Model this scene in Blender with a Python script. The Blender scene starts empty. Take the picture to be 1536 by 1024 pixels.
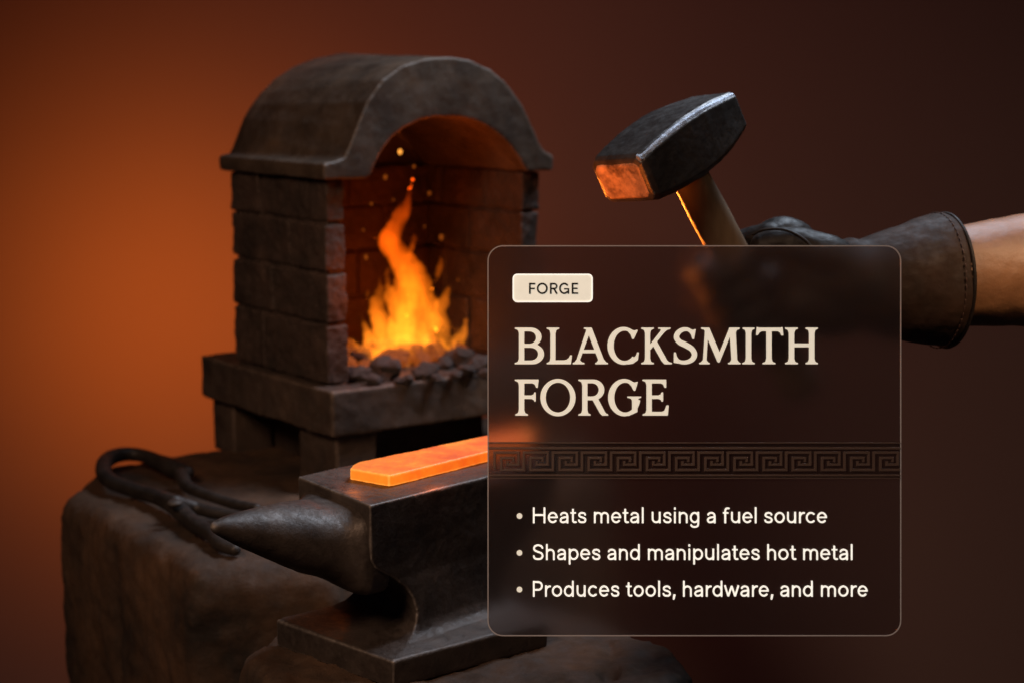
import bpy, bmesh, math, random
import numpy as np
from mathutils import Vector, Matrix, noise

random.seed(7)
sc = bpy.context.scene
COL = sc.collection
R = math.radians

# ------------------------------------------------------------------ camera frame
FPX = 2600.0                      # focal length in pixels of a 1536 wide frame
PITCH = R(8.85)
H = 0.4293
CAM = Vector((0, 0, H))
RT = Vector((1, 0, 0))
UP = Vector((0, math.sin(PITCH), math.cos(PITCH)))
FW = Vector((0, math.cos(PITCH), -math.sin(PITCH)))

def ray(px, py):
    return FW + RT * ((px - 768) / FPX) + UP * ((512 - py) / FPX)
def P(px, py, d):
    return CAM + ray(px, py) * d
def G(px, py, z=0.0):
    r = ray(px, py)
    return CAM + r * ((z - H) / r.z)

# ------------------------------------------------------------------ helpers
def tag(o, label=None, cat=None, group=None, kind=None):
    if label: o['label'] = label
    if cat: o['category'] = cat
    if group: o['group'] = group
    if kind: o['kind'] = kind
    return o

def link(name, me, mat=None, parent=None, smooth=True):
    o = bpy.data.objects.new(name, me)
    COL.objects.link(o)
    if mat: me.materials.append(mat)
    if smooth:
        me.polygons.foreach_set('use_smooth', [True] * len(me.polygons))
    if parent: o.parent = parent
    return o

def from_bm(name, bm, mat=None, parent=None, smooth=True):
    bmesh.ops.recalc_face_normals(bm, faces=bm.faces[:])
    me = bpy.data.meshes.new(name)
    bm.to_mesh(me); bm.free()
    return link(name, me, mat, parent, smooth)

def empty(name, loc=(0, 0, 0)):
    o = bpy.data.objects.new(name, None)
    o.location = loc
    o.empty_display_size = 0.02
    COL.objects.link(o)
    return o

def loft(bm, rings, caps=True, closed=True):
    vs = [[bm.verts.new(p) for p in r] for r in rings]
    n = len(rings[0])
    for a, b in zip(vs, vs[1:]):
        for i in range(n if closed else n - 1):
            j = (i + 1) % n
            bm.faces.new((a[i], a[j], b[j], b[i]))
    if caps:
        bm.faces.new(vs[0][::-1]); bm.faces.new(vs[-1])
    return vs

def spline(pts, n=8):
    """Catmull-Rom through tuples of any length."""
    pts = [np.array(p, float) for p in pts]
    ext = [2 * pts[0] - pts[1]] + pts + [2 * pts[-1] - pts[-2]]
    out = []
    for i in range(1, len(ext) - 2):
        p0, p1, p2, p3 = ext[i - 1:i + 3]
        for k in range(n):
            t = k / n
            out.append(.5 * ((2 * p1) + (-p0 + p2) * t + (2 * p0 - 5 * p1 + 4 * p2 - p3) * t * t + (-p0 + 3 * p1 - 3 * p2 + p3) * t ** 3))
    out.append(pts[-1])
    return out

def tube(bm, path, seg=12, n=6, flat=1.0):
    """path of (Vector, radius): rounded closed tube."""
    pts = spline([(p[0][0], p[0][1], p[0][2], p[1]) for p in path], n)
    P_ = [Vector(p[:3]) for p in pts]; r_ = [max(p[3], 1e-5) for p in pts]
    d0 = (P_[1] - P_[0]).normalized(); d1 = (P_[-1] - P_[-2]).normalized()
    # round the ends
    heads = [(P_[0] - d0 * r_[0] * math.cos(a), r_[0] * math.sin(a)) for a in (R(12), R(40), R(65))]
    tails = [(P_[-1] + d1 * r_[-1] * math.cos(a), r_[-1] * math.sin(a)) for a in (R(65), R(40), R(12))]
    L = heads + list(zip(P_, r_)) + tails
    rings = []
    up = Vector((0.13, 0.21, 0.97))
    for i, (p, r) in enumerate(L):
        q = L[min(i + 1, len(L) - 1)][0] - L[max(i - 1, 0)][0]
        q.normalize()
        u = up - q * up.dot(q); u.normalize(); up = u
        v = q.cross(u)
        rings.append([p + (u * math.cos(t) * flat + v * math.sin(t)) * r for t in [2 * math.pi * k / seg for k in range(seg)]])
    loft(bm, rings)

def ball(bm, c, r, scale=(1, 1, 1), rot=None, sub=3):
    m = Matrix.Translation(c) @ (rot or Matrix()) @ Matrix.Diagonal((r * scale[0], r * scale[1], r * scale[2], 1))
    bmesh.ops.create_icosphere(bm, subdivisions=sub, radius=1, matrix=m)

def box(bm, lo, hi, fr=None):
    c = [(x, y, z) for z in (lo[2], hi[2]) for x, y in ((lo[0], lo[1]), (hi[0], lo[1]), (hi[0], hi[1]), (lo[0], hi[1]))]
    c = [Vector(p) for p in c]
    if fr: c = [fr(p) for p in c]
    v = [bm.verts.new(p) for p in c]
    for f in ((3, 2, 1, 0), (4, 5, 6, 7), (0, 1, 5, 4), (1, 2, 6, 5), (2, 3, 7, 6), (3, 0, 4, 7)):
        bm.faces.new([v[i] for i in f])

def remesh(o, voxel, smooth=4, disp=None, factor=0.5):
    """solid, worn, cast-looking skin; disp = list of (size, strength)"""
    m = o.modifiers.new('Remesh', 'REMESH'); m.mode = 'VOXEL'; m.voxel_size = voxel; m.use_smooth_shade = True
    if smooth:
        s = o.modifiers.new('Smooth', 'SMOOTH'); s.factor = factor; s.iterations = smooth
    for k, (size, strength) in enumerate(disp or ()):
        t = bpy.data.textures.new('clouds', 'CLOUDS'); t.noise_scale = size; t.noise_depth = 3
        d = o.modifiers.new('Displace', 'DISPLACE'); d.texture = t; d.strength = strength; d.mid_level = .5
        d.texture_coords = 'GLOBAL'
    return o

# ------------------------------------------------------------------ materials
def new_mat(name):
    m = bpy.data.materials.new(name); m.use_nodes = True
    nt = m.node_tree; nt.nodes.clear()
    out = nt.nodes.new('ShaderNodeOutputMaterial')
    return m, nt, out

def noise_node(nt, scale, detail=5, rough=.6, coord='Object', stretch=None):
    tc = nt.nodes.new('ShaderNodeTexCoord')
    n = nt.nodes.new('ShaderNodeTexNoise')
    n.inputs['Scale'].default_value = scale; n.inputs['Detail'].default_value = detail; n.inputs['Roughness'].default_value = rough
    if stretch:
        mp = nt.nodes.new('ShaderNodeMapping'); mp.inputs['Scale'].default_value = stretch[0]; mp.inputs['Rotation'].default_value = stretch[1]
        nt.links.new(tc.outputs[coord], mp.inputs['Vector']); nt.links.new(mp.outputs[0], n.inputs['Vector'])
    else:
        nt.links.new(tc.outputs[coord], n.inputs['Vector'])
    return n

def ramp(nt, src, stops):
    r = nt.nodes.new('ShaderNodeValToRGB')
    e = r.color_ramp.elements
    while len(e) < len(stops): e.new(.5)
    for k, (p, c) in enumerate(stops):
        e[k].position = p; e[k].color = (c[0], c[1], c[2], 1) if hasattr(c, '__len__') else (c, c, c, 1)
    nt.links.new(src, r.inputs['Fac'])
    return r

def surf(name, c1, c2, c3=None, scale=14, rough=(.5, .75), metal=0.0, bump=.25, bscale=90, bdist=.002, stretch=None, spec=.5, coat=0, fine=600, wear_highlight=None):
    m, nt, out = new_mat(name)
    b = nt.nodes.new('ShaderNodeBsdfPrincipled')
    n = noise_node(nt, scale, 6, .65, stretch=stretch)
    st = [(.32, c1), (.62, c2)] + ([(.75, c3)] if c3 else [])
    cr = ramp(nt, n.outputs['Fac'], st)
    n2 = noise_node(nt, bscale, 8, .7, stretch=stretch)
    if wear_highlight:  # lighter convex edges: some wear, plus edge highlights painted into the colour
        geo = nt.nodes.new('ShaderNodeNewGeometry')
        pr = ramp(nt, geo.outputs['Pointiness'], [(wear_highlight[1], (0, 0, 0)), (wear_highlight[2], (1, 1, 1))])
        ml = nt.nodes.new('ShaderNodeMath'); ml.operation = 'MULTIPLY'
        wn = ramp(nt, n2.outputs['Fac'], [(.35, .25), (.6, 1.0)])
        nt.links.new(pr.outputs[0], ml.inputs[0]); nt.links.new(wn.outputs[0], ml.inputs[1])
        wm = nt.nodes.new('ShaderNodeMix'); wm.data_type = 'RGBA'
        nt.links.new(ml.outputs[0], wm.inputs['Factor']); nt.links.new(cr.outputs[0], wm.inputs['A']); wm.inputs['B'].default_value = (*wear_highlight[0], 1)
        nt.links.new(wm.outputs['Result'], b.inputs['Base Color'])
    else:
        nt.links.new(cr.outputs[0], b.inputs['Base Color'])
    rr = ramp(nt, n2.outputs['Fac'], [(.35, rough[0]), (.65, rough[1])])
    nt.links.new(rr.outputs[0], b.inputs['Roughness'])
    b.inputs['Metallic'].default_value = metal
    b.inputs['Specular IOR Level'].default_value = spec
    b.inputs['Coat Weight'].default_value = coat
    bp = nt.nodes.new('ShaderNodeBump'); bp.inputs['Strength'].default_value = bump; bp.inputs['Distance'].default_value = bdist
    nt.links.new(n2.outputs['Fac'], bp.inputs['Height'])
    n3 = noise_node(nt, fine, 3, .6)
    bp2 = nt.nodes.new('ShaderNodeBump'); bp2.inputs['Strength'].default_value = bump * .6; bp2.inputs['Distance'].default_value = bdist * .25
    nt.links.new(n3.outputs['Fac'], bp2.inputs['Height']); nt.links.new(bp.outputs[0], bp2.inputs['Normal'])
    nt.links.new(bp2.outputs[0], b.inputs['Normal'])
    nt.links.new(b.outputs[0], out.inputs[0])
    return m

M_brick = surf('sooty_brick', (.026, .016, .011), (.070, .040, .028), (.11, .06, .038), scale=22, rough=(.55, .9), bump=.55, bscale=110, wear_highlight=((.16, .10, .07), .52, .60))
M_inner = surf('firebox_brick', (.035, .016, .010), (.09, .036, .020), scale=18, rough=(.7, .95), bump=.5, bscale=90)
M_roof = surf('cast_roof', (.040, .026, .018), (.115, .076, .052), (.16, .095, .055), scale=16, rough=(.40, .68), bump=.4, bscale=70, metal=.15, wear_highlight=((.27, .21, .175), .515, .57))
M_slab = surf('dark_slab', (.030, .020, .015), (.085, .055, .040), (.12, .075, .05), scale=16, rough=(.45, .8), bump=.4, bscale=80, wear_highlight=((.22, .15, .11), .515, .58))
M_rock = surf('brown_stone', (.014, .008, .005), (.095, .046, .022), (.16, .078, .036), scale=9, rough=(.6, .95), bump=.7, bscale=60, bdist=.003, wear_highlight=((.26, .13, .06), .53, .64))
M_stump = surf('stump_stone', (.012, .007, .004), (.085, .044, .023), (.14, .075, .038), scale=11, rough=(.6, .95), bump=.7, bscale=60, bdist=.003, wear_highlight=((.22, .12, .06), .53, .64))
M_iron = surf('anvil_iron', (.035, .026, .022), (.095, .072, .060), (.15, .10, .075), scale=24, rough=(.36, .66), bump=.6, bscale=190, metal=.35, bdist=.0012, wear_highlight=((.34, .29, .26), .515, .57))
M_tong = surf('tong_iron', (.014, .011, .010), (.045, .034, .028), scale=30, rough=(.4, .65), bump=.4, bscale=140, metal=.4, wear_highlight=((.16, .13, .11), .52, .60))
M_hammer = surf('hammer_steel', (.045, .040, .038), (.095, .088, .085), (.15, .10, .07), scale=18, rough=(.30, .52), bump=.22, bscale=150, metal=.6, bdist=.001, wear_highlight=((.30, .29, .29), .52, .60))
M_edge = surf('chamfer_glint', (.26, .29, .35), (.46, .51, .60), scale=60, rough=(.35, .6), bump=.8, bscale=260, metal=.35, bdist=.001)  # steel with the cool edge highlight put into its colour
M_face = surf('striking_face', (.10, .06, .04), (.55, .36, .24), scale=70, rough=(.4, .65), bump=.5, bscale=140, metal=.3, bdist=.001)
M_wood = surf('ash_wood', (.07, .04, .022), (.16, .10, .055), scale=30, rough=(.5, .7), bump=.3, bscale=120, stretch=((1, 1, .12), (0, 0, 0)))
M_glove = surf('black_leather', (.006, .0042, .0036), (.015, .010, .008), scale=20, rough=(.42, .62), bump=.35, bscale=150, bdist=.001, spec=.22)
M_cuff = surf('brown_leather', (.011, .0055, .0035), (.030, .014, .008), (.045, .021, .012), scale=14, rough=(.55, .78), bump=.35, bscale=120, bdist=.001, spec=.2)
M_thread = surf('thread', (.025, .009, .005), (.045, .016, .009), scale=200, rough=(.6, .8))
M_coal = surf('coal', (.02, .016, .015), (.10, .07, .06), scale=40, rough=(.6, .95), bump=.7, bscale=120)

def skin():
    m, nt, out = new_mat('skin')
    b = nt.nodes.new('ShaderNodeBsdfPrincipled')
    n = noise_node(nt, 26, 6, .6, stretch=((.5, 1, 1), (0, 0, 0)))
    cr = ramp(nt, n.outputs['Fac'], [(.3, (.13, .055, .022)), (.7, (.25, .115, .048))])
    nt.links.new(cr.outputs[0], b.inputs['Base Color'])
    b.inputs['Roughness'].default_value = .5
    b.inputs['Subsurface Weight'].default_value = .08
    b.inputs['Subsurface Radius'].default_value = (.01, .004, .002)
    n2 = noise_node(nt, 170, 6, .7)
    bp = nt.nodes.new('ShaderNodeBump'); bp.inputs['Strength'].default_value = .5; bp.inputs['Distance'].default_value = .001
    nt.links.new(n2.outputs['Fac'], bp.inputs['Height']); nt.links.new(bp.outputs[0], b.inputs['Normal'])
    nt.links.new(b.outputs[0], out.inputs[0])
    return m
M_skin = skin()
M_hair = surf('arm_hair', (.12, .06, .03), (.24, .13, .06), rough=(.5, .6))

def emis(name, c, s):
    m, nt, out = new_mat(name)
    e = nt.nodes.new('ShaderNodeEmission'); e.inputs[0].default_value = (*c, 1); e.inputs[1].default_value = s
    nt.links.new(e.outputs[0], out.inputs[0])
    return m
M_spark = emis('spark', (1, .36, .05), 1.5)
M_spark2 = emis('dim_spark', (1, .2, .02), .22)

def ember():
    """coal with glowing cracks low down"""
    m, nt, out = new_mat('ember')
    b = nt.nodes.new('ShaderNodeBsdfPrincipled')
    n = noise_node(nt, 55, 4, .6)
    cr = ramp(nt, n.outputs['Fac'], [(.3, (.02, .015, .013)), (.7, (.09, .06, .05))])
    nt.links.new(cr.outputs[0], b.inputs['Base Color']); b.inputs['Roughness'].default_value = .9
    er = ramp(nt, n.outputs['Fac'], [(.50, (0, 0, 0)), (.60, (.6, .1, .01)), (.72, (1, .36, .03))])
    nt.links.new(er.outputs[0], b.inputs['Emission Color']); b.inputs['Emission Strength'].default_value = 1.4
    bp = nt.nodes.new('ShaderNodeBump'); bp.inputs['Strength'].default_value = .7; bp.inputs['Distance'].default_value = .003
    nt.links.new(n.outputs['Fac'], bp.inputs['Height']); nt.links.new(bp.outputs[0], b.inputs['Normal'])
    nt.links.new(b.outputs[0], out.inputs[0])
    return m
M_ember = ember()

def hot():
    m, nt, out = new_mat('hot_iron')
    b = nt.nodes.new('ShaderNodeBsdfPrincipled')
    n = noise_node(nt, 32, 8, .72)
    geo = nt.nodes.new('ShaderNodeNewGeometry'); sep = nt.nodes.new('ShaderNodeSeparateXYZ')
    nt.links.new(geo.outputs['Normal'], sep.inputs[0])
    cr = ramp(nt, n.outputs['Fac'], [(.36, (.72, .055, .003)), (.52, (.95, .135, .006)), (.66, (1, .27, .016))])
    side = ramp(nt, n.outputs['Fac'], [(.3, (.86, .08, .002)), (.7, (1, .20, .006))])
    gp = ramp(nt, geo.outputs['Pointiness'], [(.508, (0, 0, 0)), (.56, (.5, .26, .06))])  # pale edge highlight painted into the glow
    mx = nt.nodes.new('ShaderNodeMix'); mx.data_type = 'RGBA'
    nt.links.new(sep.outputs['Z'], mx.inputs['Factor'])  # top and side shading put into the glow by facing
    nt.links.new(side.outputs[0], mx.inputs['A']); nt.links.new(cr.outputs[0], mx.inputs['B'])
    tcx = nt.nodes.new('ShaderNodeTexCoord'); spx = nt.nodes.new('ShaderNodeSeparateXYZ'); nt.links.new(tcx.outputs['Object'], spx.inputs[0])
    mrx = nt.nodes.new('ShaderNodeMapRange'); mrx.inputs['From Min'].default_value = -.125; mrx.inputs['From Max'].default_value = -.03
    nt.links.new(spx.outputs['X'], mrx.inputs['Value'])
    tr = ramp(nt, mrx.outputs[0], [(0, (.06, .11, .008)), (.5, (.02, .03, .002)), (1, (0, 0, 0))])
    a2 = nt.nodes.new('ShaderNodeMix'); a2.data_type = 'RGBA'; a2.blend_type = 'ADD'; a2.inputs['Factor'].default_value = 1
    nt.links.new(gp.outputs[0], a2.inputs['A']); nt.links.new(tr.outputs[0], a2.inputs['B'])
    b.inputs['Base Color'].default_value = (.14, .07, .035, 1); b.inputs['Roughness'].default_value = .5
    ad = nt.nodes.new('ShaderNodeMix'); ad.data_type = 'RGBA'; ad.blend_type = 'ADD'; ad.inputs['Factor'].default_value = 1
    nt.links.new(mx.outputs['Result'], ad.inputs['A']); nt.links.new(a2.outputs['Result'], ad.inputs['B'])
    nt.links.new(ad.outputs['Result'], b.inputs['Emission Color']); b.inputs['Emission Strength'].default_value = 1.0
    n2 = noise_node(nt, 260, 4, .6)
    bp = nt.nodes.new('ShaderNodeBump'); bp.inputs['Strength'].default_value = .5; bp.inputs['Distance'].default_value = .0008
    nt.links.new(n2.outputs['Fac'], bp.inputs['Height']); nt.links.new(bp.outputs[0], b.inputs['Normal'])
    nt.links.new(b.outputs[0], out.inputs[0])
    return m
M_hot = hot()

def flame_mat():
    m, nt, out = new_mat('flame_gas')
    n = noise_node(nt, 38, 3, .55, coord='Object', stretch=((1, 1, .38), (0, 0, 0)))
    dens = ramp(nt, n.outputs['Fac'], [(.34, .12), (.64, 1.0)])
    tc = nt.nodes.new('ShaderNodeTexCoord'); sep = nt.nodes.new('ShaderNodeSeparateXYZ')
    nt.links.new(tc.outputs['Object'], sep.inputs[0])
    mr = nt.nodes.new('ShaderNodeMapRange')
    mr.inputs['From Min'].default_value = .10; mr.inputs['From Max'].default_value = .31
    nt.links.new(sep.outputs['Z'], mr.inputs['Value'])
    hc = ramp(nt, mr.outputs[0], [(0, (1.0, .27, .016)), (.35, (1.0, .20, .007)), (.65, (.75, .09, .002)), (1, (.45, .03, .001))])
    e = nt.nodes.new('ShaderNodeEmission')
    mul = nt.nodes.new('ShaderNodeMath'); mul.operation = 'MULTIPLY'; mul.inputs[1].default_value = 76
    nt.links.new(dens.outputs[0], mul.inputs[0]); nt.links.new(mul.outputs[0], e.inputs[1])
    nt.links.new(hc.outputs[0], e.inputs[0])
    nt.links.new(e.outputs[0], out.inputs['Volume'])
    return m
M_flame = flame_mat()

def wall_mat():
    m, nt, out = new_mat('backdrop_paint')
    b = nt.nodes.new('ShaderNodeBsdfPrincipled')
    n = noise_node(nt, 1.1, 3, .5)
    cr = ramp(nt, n.outputs['Fac'], [(.3, (.30, .20, .19)), (.7, (.34, .235, .22))])
    nt.links.new(cr.outputs[0], b.inputs['Base Color']); b.inputs['Roughness'].default_value = .95
    b.inputs['Specular IOR Level'].default_value = .1
    nt.links.new(b.outputs[0], out.inputs[0])
    return m
M_wall = wall_mat()
M_floor = surf('dark_floor', (.03, .02, .018), (.06, .04, .035), scale=3)

def frosted():
    m, nt, out = new_mat('frosted_glass')
    g = nt.nodes.new('ShaderNodeBsdfGlass'); g.inputs['Color'].default_value = (.80, .76, .75, 1)
    g.inputs['Roughness'].default_value = .215; g.inputs['IOR'].default_value = 1.35
    d = nt.nodes.new('ShaderNodeBsdfDiffuse'); d.inputs['Color'].default_value = (.22, .16, .145, 1)
    mx = nt.nodes.new('ShaderNodeMixShader'); mx.inputs[0].default_value = .07
    n = noise_node(nt, 1500, 2, .5)
    bp = nt.nodes.new('ShaderNodeBump'); bp.inputs['Strength'].default_value = .10; bp.inputs['Distance'].default_value = .0003
    nt.links.new(n.outputs['Fac'], bp.inputs['Height']); nt.links.new(bp.outputs[0], g.inputs['Normal'])
    nt.links.new(g.outputs[0], mx.inputs[1]); nt.links.new(d.outputs[0], mx.inputs[2])
    nt.links.new(mx.outputs[0], out.inputs[0])
    return m
M_glass = frosted()

def paint(name, c, e=0.0, rough=.5):
    m, nt, out = new_mat(name)
    b = nt.nodes.new('ShaderNodeBsdfPrincipled')
    n = noise_node(nt, 220, 4, .6)
    cr = ramp(nt, n.outputs['Fac'], [(.3, [x * .95 for x in c]), (.7, c)])
    nt.links.new(cr.outputs[0], b.inputs['Base Color']); b.inputs['Roughness'].default_value = rough
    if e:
        nt.links.new(cr.outputs[0], b.inputs['Emission Color']); b.inputs['Emission Strength'].default_value = e  # added glow, brightens lettering and pane edge in place of a lamp
    nt.links.new(b.outputs[0], out.inputs[0])
    return m
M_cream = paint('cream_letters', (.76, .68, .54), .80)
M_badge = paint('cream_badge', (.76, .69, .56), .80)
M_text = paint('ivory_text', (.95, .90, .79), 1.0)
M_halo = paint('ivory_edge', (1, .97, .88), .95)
M_ink = paint('black_ink', (.012, .008, .007))
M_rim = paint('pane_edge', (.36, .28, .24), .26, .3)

def relief(name, mixf, c):
    m, nt, out = new_mat(name)
    g = nt.nodes.new('ShaderNodeBsdfTransparent'); g.inputs['Color'].default_value = (1, 1, 1, 1)
    d = nt.nodes.new('ShaderNodeBsdfPrincipled'); d.inputs['Base Color'].default_value = (*c, 1); d.inputs['Roughness'].default_value = .5
    n = noise_node(nt, 500, 3, .6)
    bp = nt.nodes.new('ShaderNodeBump'); bp.inputs['Strength'].default_value = .2; bp.inputs['Distance'].default_value = .0003
    nt.links.new(n.outputs['Fac'], bp.inputs['Height']); nt.links.new(bp.outputs[0], d.inputs['Normal'])
    mx = nt.nodes.new('ShaderNodeMixShader'); mx.inputs[0].default_value = mixf
    nt.links.new(g.outputs[0], mx.inputs[1]); nt.links.new(d.outputs[0], mx.inputs[2])
    nt.links.new(mx.outputs[0], out.inputs[0])
    return m
M_band = relief('band_ground', .35, (.03, .022, .02))
M_key = relief('band_relief', .58, (.24, .17, .145))

# ------------------------------------------------------------------ setting
bm = bmesh.new()
v = [bm.verts.new(p) for p in ((-6, 3.0, -.75), (6, 3.0, -.75), (6, 3.0, 4), (-6, 3.0, 4))]
bm.faces.new(v)
tag(from_bm('backdrop', bm, M_wall, smooth=False), kind='structure')
bm = bmesh.new()
v = [bm.verts.new(p) for p in ((-6, -3, -.75), (6, -3, -.75), (6, 3.0, -.75), (-6, 3.0, -.75))]
bm.faces.new(v)
tag(from_bm('ground', bm, M_floor, smooth=False), kind='structure')

def block(name, pts, z0, z1, mat, voxel, smooth, disp, taper=.0, grooves=()):
    c = sum((Vector(p) for p in pts), Vector((0, 0, 0))) / len(pts)
    bm = bmesh.new()
    rings = []
    for z, k in ((z0, 1 + taper), (z1 - .035, 1.0), (z1 - .018, .992), (z1 - .006, .972), (z1, .935)):
        rings.append([Vector((c.x + (p[0] - c.x) * k, c.y + (p[1] - c.y) * k, z)) for p in pts])
    loft(bm, rings)
    o = from_bm(name, bm, mat)
    remesh(o, voxel, smooth, disp)
    return o

def cut(o, bm):
    """carve a shape out of a block (kept out of the scene, applied at build time)"""
    bmesh.ops.recalc_face_normals(bm, faces=bm.faces[:])
    me = bpy.data.meshes.new('groove'); bm.to_mesh(me); bm.free()
    c = bpy.data.objects.new('groove', me); COL.objects.link(c)
    m = o.modifiers.new('Cut', 'BOOLEAN'); m.operation = 'DIFFERENCE'; m.object = c; m.solver = 'EXACT'
    o.modifiers.move(len(o.modifiers) - 1, 0)
    cutters.append((o, c))
cutters = []

def apply_all():
    """bake every modifier into plain meshes"""
    dg = bpy.context.evaluated_depsgraph_get()
    todo = [o for o in COL.objects if o.type == 'MESH' and o.modifiers]
    res = []
    for o in todo:
        me = bpy.data.meshes.new_from_object(o.evaluated_get(dg))
        res.append((o, me))
    for o, me in res:
        o.modifiers.clear(); nm = o.data.name; o.data = me; me.name = nm
        me.polygons.foreach_set('use_smooth', [True] * len(me.polygons))
    for _, c in cutters:
        bpy.data.objects.remove(c)

# ------------------------------------------------------------------ stone plinth under the forge
pl = [G(285, 853), G(500, 850), Vector((.115, 1.93, 0)), Vector((.02, 2.20, 0)), G(300, 676), G(150, 697), G(86, 742)]
plinth = block('stone_block', pl, -.76, 0, M_rock, .0045, 14, [(.09, .010), (.022, .005), (.009, .0025)])
tag(plinth, 'large worn brown stone block under the brick forge and the tongs', 'stone block')
bm = bmesh.new()                                           # vertical crack in the left side
q = (pl[6] * .55 + pl[0] * .45)
tube(bm, [(q + Vector((-.002, -.004, .03)), .006), (q + Vector((0, -.002, -.06)), .008), (q + Vector((.006, 0, -.2)), .007), (q + Vector((0, 0, -.5)), .004)], seg=8)
cut(plinth, bm)

st = [G(356, 985, -.012), G(440, 926, -.012), G(640, 880, -.012), G(860, 915, -.012), G(1015, 972, -.012), G(1050, 1010, -.012), G(960, 1070, -.012), G(700, 1120, -.012), G(450, 1090, -.012)]
stump = block('stone_stump', st, -.76, -.010, M_stump, .0042, 6, [(.07, .008), (.02, .007), (.008, .0025)])
tag(stump, 'low cracked dark stone stump carrying the anvil', 'stone stump')
bm = bmesh.new()
a, b_ = G(900, 935, -.006), G(912, 1012, -.012)
tube(bm, [(a, .004), ((a + b_) / 2 + Vector((.006, 0, 0)), .006), (b_, .008), (b_ + Vector((.002, -.03, -.06)), .008), (b_ + Vector((0, -.02, -.3)), .006)], seg=8)
cut(stump, bm)

# ------------------------------------------------------------------ forge
OB = P(493, 572, 1.8)
DU = Vector((math.sin(R(53)), math.cos(R(53)), 0))        # along the front
DV = Vector((-math.sin(R(37)), math.cos(R(37)), 0))       # towards the back
ZS, ZT = .106, .106 + .2147                               # slab top, wall top
W, D = .275, .206
def fr(p):
    return Vector((OB.x, OB.y, 0)) + DU * p[0] + DV * p[1] + Vector((0, 0, p[2]))
forge = empty('brick_forge', fr((W / 2, D / 2, 0)))
tag(forge, 'small dark brick forge with arched iron roof, fire burning inside', 'forge')
INV = Matrix.Translation(-forge.location)
def fpart(name, bm, mat, parent=None, smooth=True):
    if parent is None:
        bm.transform(INV); parent = forge
    return from_bm(name, bm, mat, parent, smooth)

bm = bmesh.new()
box(bm, (-.014, -.030, .058), (.302, .263, ZS), fr)
o = fpart('hearth_slab', bm, M_slab); remesh(o, .0022, 4, [(.05, .004), (.012, .0016)])
for (u0, v0, uw, vw) in ((-.004, -.020, .05, .075), (-.004, .205, .05, .05), (.24, -.020, .05, .055), (.24, .205, .05, .05)):
    bm = bmesh.new(); box(bm, (u0, v0, -.004), (u0 + uw, v0 + vw, .062), fr)
    o = fpart('leg', bm, M_slab); remesh(o, .0022, 4, [(.04, .003), (.012, .0012)])
bm = bmesh.new(); box(bm, (.052, .05, -.004), (.236, .25, .060), fr)
o = fpart('dark_gap_core', bm, M_slab); remesh(o, .003, 3, [(.04, .003)])  # core added to close the gap between the legs so it reads dark

# walls: courses of separate blocks in one mesh per wall
cz = [ZS, ZS + .064, ZS + .118, ZS + .169, ZT]
TK = .0235
def bricks(name, axis, fixed, span, joints, mat, seed):
    rnd = random.Random(seed); bm = bmesh.new()
    for k in range(4):
        cuts = [span[0]] + list(joints[k]) + [span[1]]
        for a, b in zip(cuts, cuts[1:]):
            j = [rnd.uniform(-.0018, .0018) for _ in range(2)]
            g = .0020
            lo = [0, 0, cz[k] + g]; hi = [0, 0, cz[k + 1] - g]
            ax = 1 if axis == 'v' else 0
            lo[ax] = a + 1.3 * g * (a != span[0]); hi[ax] = b - 1.3 * g * (b != span[1])
            lo[1 - ax] = fixed[0] + j[0]; hi[1 - ax] = fixed[1] + j[1]
            box(bm, lo, hi, fr)
    # mortar core
    lo = [0, 0, cz[0]]; hi = [0, 0, cz[4]]
    ax = 1 if axis == 'v' else 0
    lo[ax] = span[0] + .0045; hi[ax] = span[1] - .0045; lo[1 - ax] = fixed[0] + .0045; hi[1 - ax] = fixed[1] - .0045
    box(bm, lo, hi, fr)
    o = fpart(name, bm, mat)
    remesh(o, .0013, 8, [(.03, .005), (.010, .0030), (.004, .0008)])
    return o
bricks('wall', 'v', (0, TK), (0, D), ([.135], [.115], [.075], [.14]), M_brick, 1)
bricks('wall', 'v', (W - TK, W), (0, D), ([.1], [.06, .15], [.1], [.07, .16]), M_brick, 2)
bricks('wall', 'u', (D - .024, D), (TK, W - TK), ([.10, .2], [.15], [.09, .19], [.14]), M_inner, 3)

# roof: thick cast vault with a ledge
outer = [(-.009, 0), (-.010, .008), (-.009, .0165), (.004, .0180), (.015, .022), (.021, .032), (.031, .054), (.043, .078), (.062, .100), (.086, .1145), (.115, .122), (.144, .124),
         (.172, .1205), (.20, .110), (.224, .093), (.243, .071), (.257, .047), (.266, .030), (.273, .021), (.280, .018), (.285, .0165), (.286, .008), (.285, 0)]
inner = [(.0400, 0), (.0430, .0005), (.0465, .003), (.050, .010), (.0545, .020), (.062, .0305), (.072, .0400), (.084, .0480), (.098, .0545), (.113, .0588), (.128, .0608), (.144, .0612),
         (.160, .0602), (.176, .0570), (.191, .0515), (.204, .0450), (.216, .0370), (.226, .0285), (.234, .0200), (.240, .0120), (.245, .005), (.247, .002), (.2485, 0)]
outer_back = [(u, z) if z < .021 else (u, .022 + (.129 - .022) * math.sqrt(max(0, 1 - (abs(u - .147) / .137) ** 1.75)) ** 1.15) for u, z in outer]
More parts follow.
